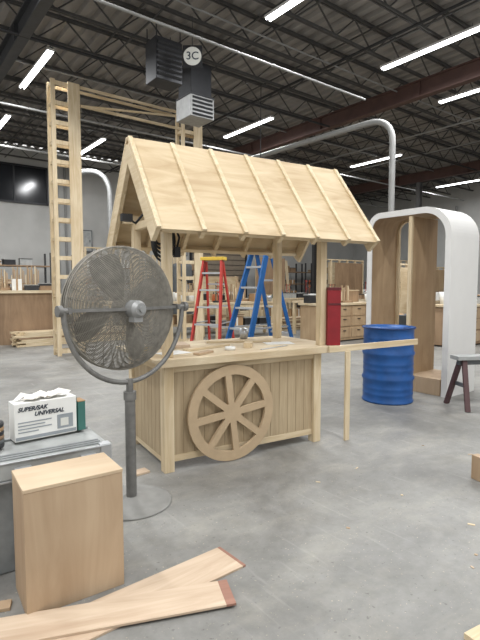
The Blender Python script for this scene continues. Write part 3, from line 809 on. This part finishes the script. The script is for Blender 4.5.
stack(4.6,13.4,0,4,8); stack(14.6,17.0,0,4,9); stack(19.5,17.0,0,4,6); stack(12.9,12.5,0,3,9); stack(17.6,12.8,0,3,7)
m=MB(); a=R(8); m.box((0,-math.sin(a)*1.5,math.cos(a)*1.5+.01),(.09,.045,3.0),Matrix.Rotation(-a,3,'X'))
s0=m.make('leaning_stud',PINE_Z); tag(s0,'pine stud leaning against the storage rack','stud',pq(10.0,20.2),PA,'leaning pine studs')
for i in range(1,18): copy_thing(s0,pq(10.0+i*.15+(.5 if i>5 else 0)+(5.9 if i>11 else 0),20.2+random.uniform(-.06,.02)),PA+random.uniform(-.03,.03))
# part-built stud frames standing about
def studframe(p,q,w,h,rz,lab,sheet=None):
    r=root('stud_frame',lab,'frame',pq(p,q),PA+rz)
    k=max(2,int(w/.4))
    for i in range(k+1): boxpart('stud',(-w/2+w*i/k,0,h/2),(.045,.09,h-.09),PINE_Z,r)
    boxpart('plate',(0,0,.0225),(w+.045,.09,.045),PINE_X,r); boxpart('plate',(0,0,h-.0225),(w+.045,.09,.045),PINE_X,r)
    boxpart('rail',(0,0.0,h*.5),(w,.06,.045),PINE_X,r)
    beampart('prop',(0,.7,.02),(0,.05,h*.7),.05,.05,PINE_Y,r)
    if sheet: boxpart('sheathing',(w*.12,-.055,h*.5),(w*.7,.015,h*.9),sheet,r)
studframe(7.0,16.4,2.2,2.9,.1,'part-built pine stud frame standing on the floor')
studframe(12.2,8.0,1.6,2.2,0,'part-built pine stud frame half covered with plywood',PLY)
studframe(15.0,12.7,2.4,2.6,0,'part-built pine stud frame between benches',BROWNP)
studframe(19.8,13.8,2.4,2.8,0,'part-built pine stud frame in the far bay')
studframe(17.0,10.2,2.2,2.3,0,'part-built pine stud frame beside the benches',INNERP)
studframe(21.8,7.2,2.2,2.8,-.3,'part-built pine stud frame near the side wall')
studframe(.2,17.8,2.4,2.6,0,'part-built pine stud frame near the racks',BROWNP)
def sheetcart(p,q,rz,lab):
    r=root('panel_trolley',lab,'trolley',pq(p,q),PA+rz)
    boxpart('deck',(0,0,.18),(2.4,.8,.06),BROWNP,r)
    for a in(-.95,.95):
        for b_ in(-.3,.3):
            m=MB(); m.cyl((a,b_-.02,.075),(a,b_+.02,.075),.074,14); m.make('caster',BLACK,r)
    for a in(-1.1,1.1): boxpart('upright',(a,0,1.1),(.07,.07,1.8),PINE_Z,r)
    for i,mt in enumerate((PLY,BIRCH,BROWNP,WHITE,PLY)):
        boxpart('plywood_sheet',(random.uniform(-.06,.06),-.33+i*.05,.215+.85),(2.0+.05*(i%3),.02,1.7+.1*(i%2)),mt,r,0,Matrix.Rotation(-.03,3,'X'))
sheetcart(12.0,17.3,0,'wheeled trolley holding upright plywood sheets'); sheetcart(17.0,6.2,0.1,'wheeled trolley with plywood and white panels')
def tablesaw(p,q,rz,lab):
    r=root('table_saw',lab,'machine',pq(p,q),PA+rz)
    boxpart('cabinet',(0,0,.5),(.8,.8,1.0),MGREEN,r,.02); boxpart('saw_table',(0,0,1.03),(1.6,1.0,.05),ALU,r,.004)
    boxpart('rip_fence',(.35,0,1.09),(.06,1.0,.07),DARK,r,.004)
    m=MB(); m.tube([(.14*math.cos(2*math.pi*i/20),-.46,.55+.14*math.sin(2*math.pi*i/20)) for i in range(20)],.014,6,True); m.cyl((0,-.4,.55),(0,-.47,.55),.03,10); m.beam((-.13,-.46,.55),(.13,-.46,.55),.015,.015); m.make('hand_wheel',ALU,r)
    boxpart('blade_guard',(0,.05,1.14),(.03,.3,.14),ORANGE,r,.01)
tablesaw(15.6,4.3,0,'green cabinet table saw with aluminium table'); tablesaw(3.0,18.4,0,'green cabinet table saw with orange guard')
def bandsaw(p,q,lab):
    r=root('band_saw',lab,'machine',pq(p,q),PA)
    boxpart('base_housing',(0,0,.45),(.8,.5,.9),GREYD,r,.03); boxpart('spine',(-.3,0,1.35),(.18,.3,1.1),GREYD,r,.02)
    boxpart('wheel_housing',(0,0,2.1),(.8,.4,.7),GREYD,r,.12); boxpart('saw_table',(.12,0,1.05),(.6,.6,.05),ALU,r,.004)
    m=MB(); m.box((.2,0,1.5),(.012,.02,.85)); m.make('blade',ALU,r)
bandsaw(9.9,16.6,'grey upright band saw on the shop floor'); bandsaw(20.0,6.0,'grey upright band saw near the side wall')
def machine(x,y,lab,mat):
    r=root('dust_collector',lab,'machine',(x,y,0),PA)
    boxpart('cabinet',(0,0,.8),(1.0,.9,1.3),mat,r,.02)
    m=MB(); m.cyl((0,0,1.45),(0,0,1.65),.35,24,.2); m.make('inlet',GALV,r)
    for a in(-.4,.4):
        for b_ in(-.35,.35): boxpart('foot',(a,b_,.08),(.08,.08,.16),DARK,r)
machine(-5.03,18.88,'grey dust collector cabinet joined to the silver duct',GREYP)
x_,y_,_=pq(23.5,16.0); machine(x_,y_,'tan machine cabinet near the far wall',plain('tan_paint',(170,150,120),.6))
def trash(p,q,lab,mat):
    r=root('waste_bin',lab,'bin',pq(p,q),PA)
    m=MB(); m.lathe([(0,0),(.24,0),(.3,.8),(.33,.8),(.33,.84),(.28,.84),(.23,.03),(0,.03)],28); m.make('bin_body',mat,r)
    m=MB(); m.lathe([(0,.78),(.12,.86),(.2,.82),(.27,.76),(0,.7)],14); m.make('rubbish',CARD,r)
trash(10.9,7.4,'grey round waste bin on the shop floor',GREYD); trash(18.9,10.2,'black waste bin between benches',DARK)
def flat(p,q,w,h,mat,lab,rz=0):
    r=root('scenery_flat',lab,'panel',pq(p,q),PA+rz)
    boxpart('face_board',(0,-.02,h/2),(w,.02,h),mat,r)
    for a in(-w/2+.04,w/2-.04): boxpart('stud',(a,.02,h/2),(.07,.06,h),PINE_Z,r)
    boxpart('foot_brace',(0,.2,.03),(w*.8,.36,.06),PINE_X,r)
    return r
flat(22.5,4.6,2.2,3.2,WHITE,'white scenery flat standing on the shop floor')
flat(16.6,18.9,2.0,3.0,BROWNP,'brown plywood scenery flat standing on the floor')
flat(24.0,9.5,2.4,3.4,BROWNP,'brown scenery flat near the far door',R(-60))
flat(22.0,18.7,2.4,2.9,PLY,'raw plywood scenery flat standing before the racks')
def ebox(x,z,lab,back=True):
    r=root('electrical_panel',lab,'panel',pq(x,21.88) if back else pq(26.88,x),PA if back else PA+R(-90))
    boxpart('enclosure',(0,0,z),(.7,.18,1.0),GREYD,r,.01); boxpart('door',(0,-.1,z),(.6,.02,.9),GREYP,r,.004)
    boxpart('handle',(.22,-.12,z),(.03,.03,.12),DARK,r,.003)
ebox(7.9,3.6,'grey electrical panel on the wall'); ebox(13.0,3.6,'grey electrical panel on the wall beside the door'); ebox(12.6,2.6,'grey electrical panel on the side wall',False); ebox(16.2,3.0,'grey electrical panel on the side wall',False)

# ---------------------------------------------------------------- world / camera
w=bpy.data.worlds.new('world'); sc.world=w; w.use_nodes=True
w.node_tree.nodes['Background'].inputs['Color'].default_value=(1,.99,.97,1); w.node_tree.nodes['Background'].inputs['Strength'].default_value=.95
cam=bpy.data.cameras.new('camera'); co=bpy.data.objects.new('camera',cam); col.objects.link(co)
co.location=(0,0,1.6); co.rotation_euler=(R(90-4.18),0,0)
cam.sensor_fit='VERTICAL'; cam.sensor_height=36; cam.sensor_width=27; cam.lens=27; cam.clip_end=200
sc.camera=co
sc.view_settings.view_transform='Standard'
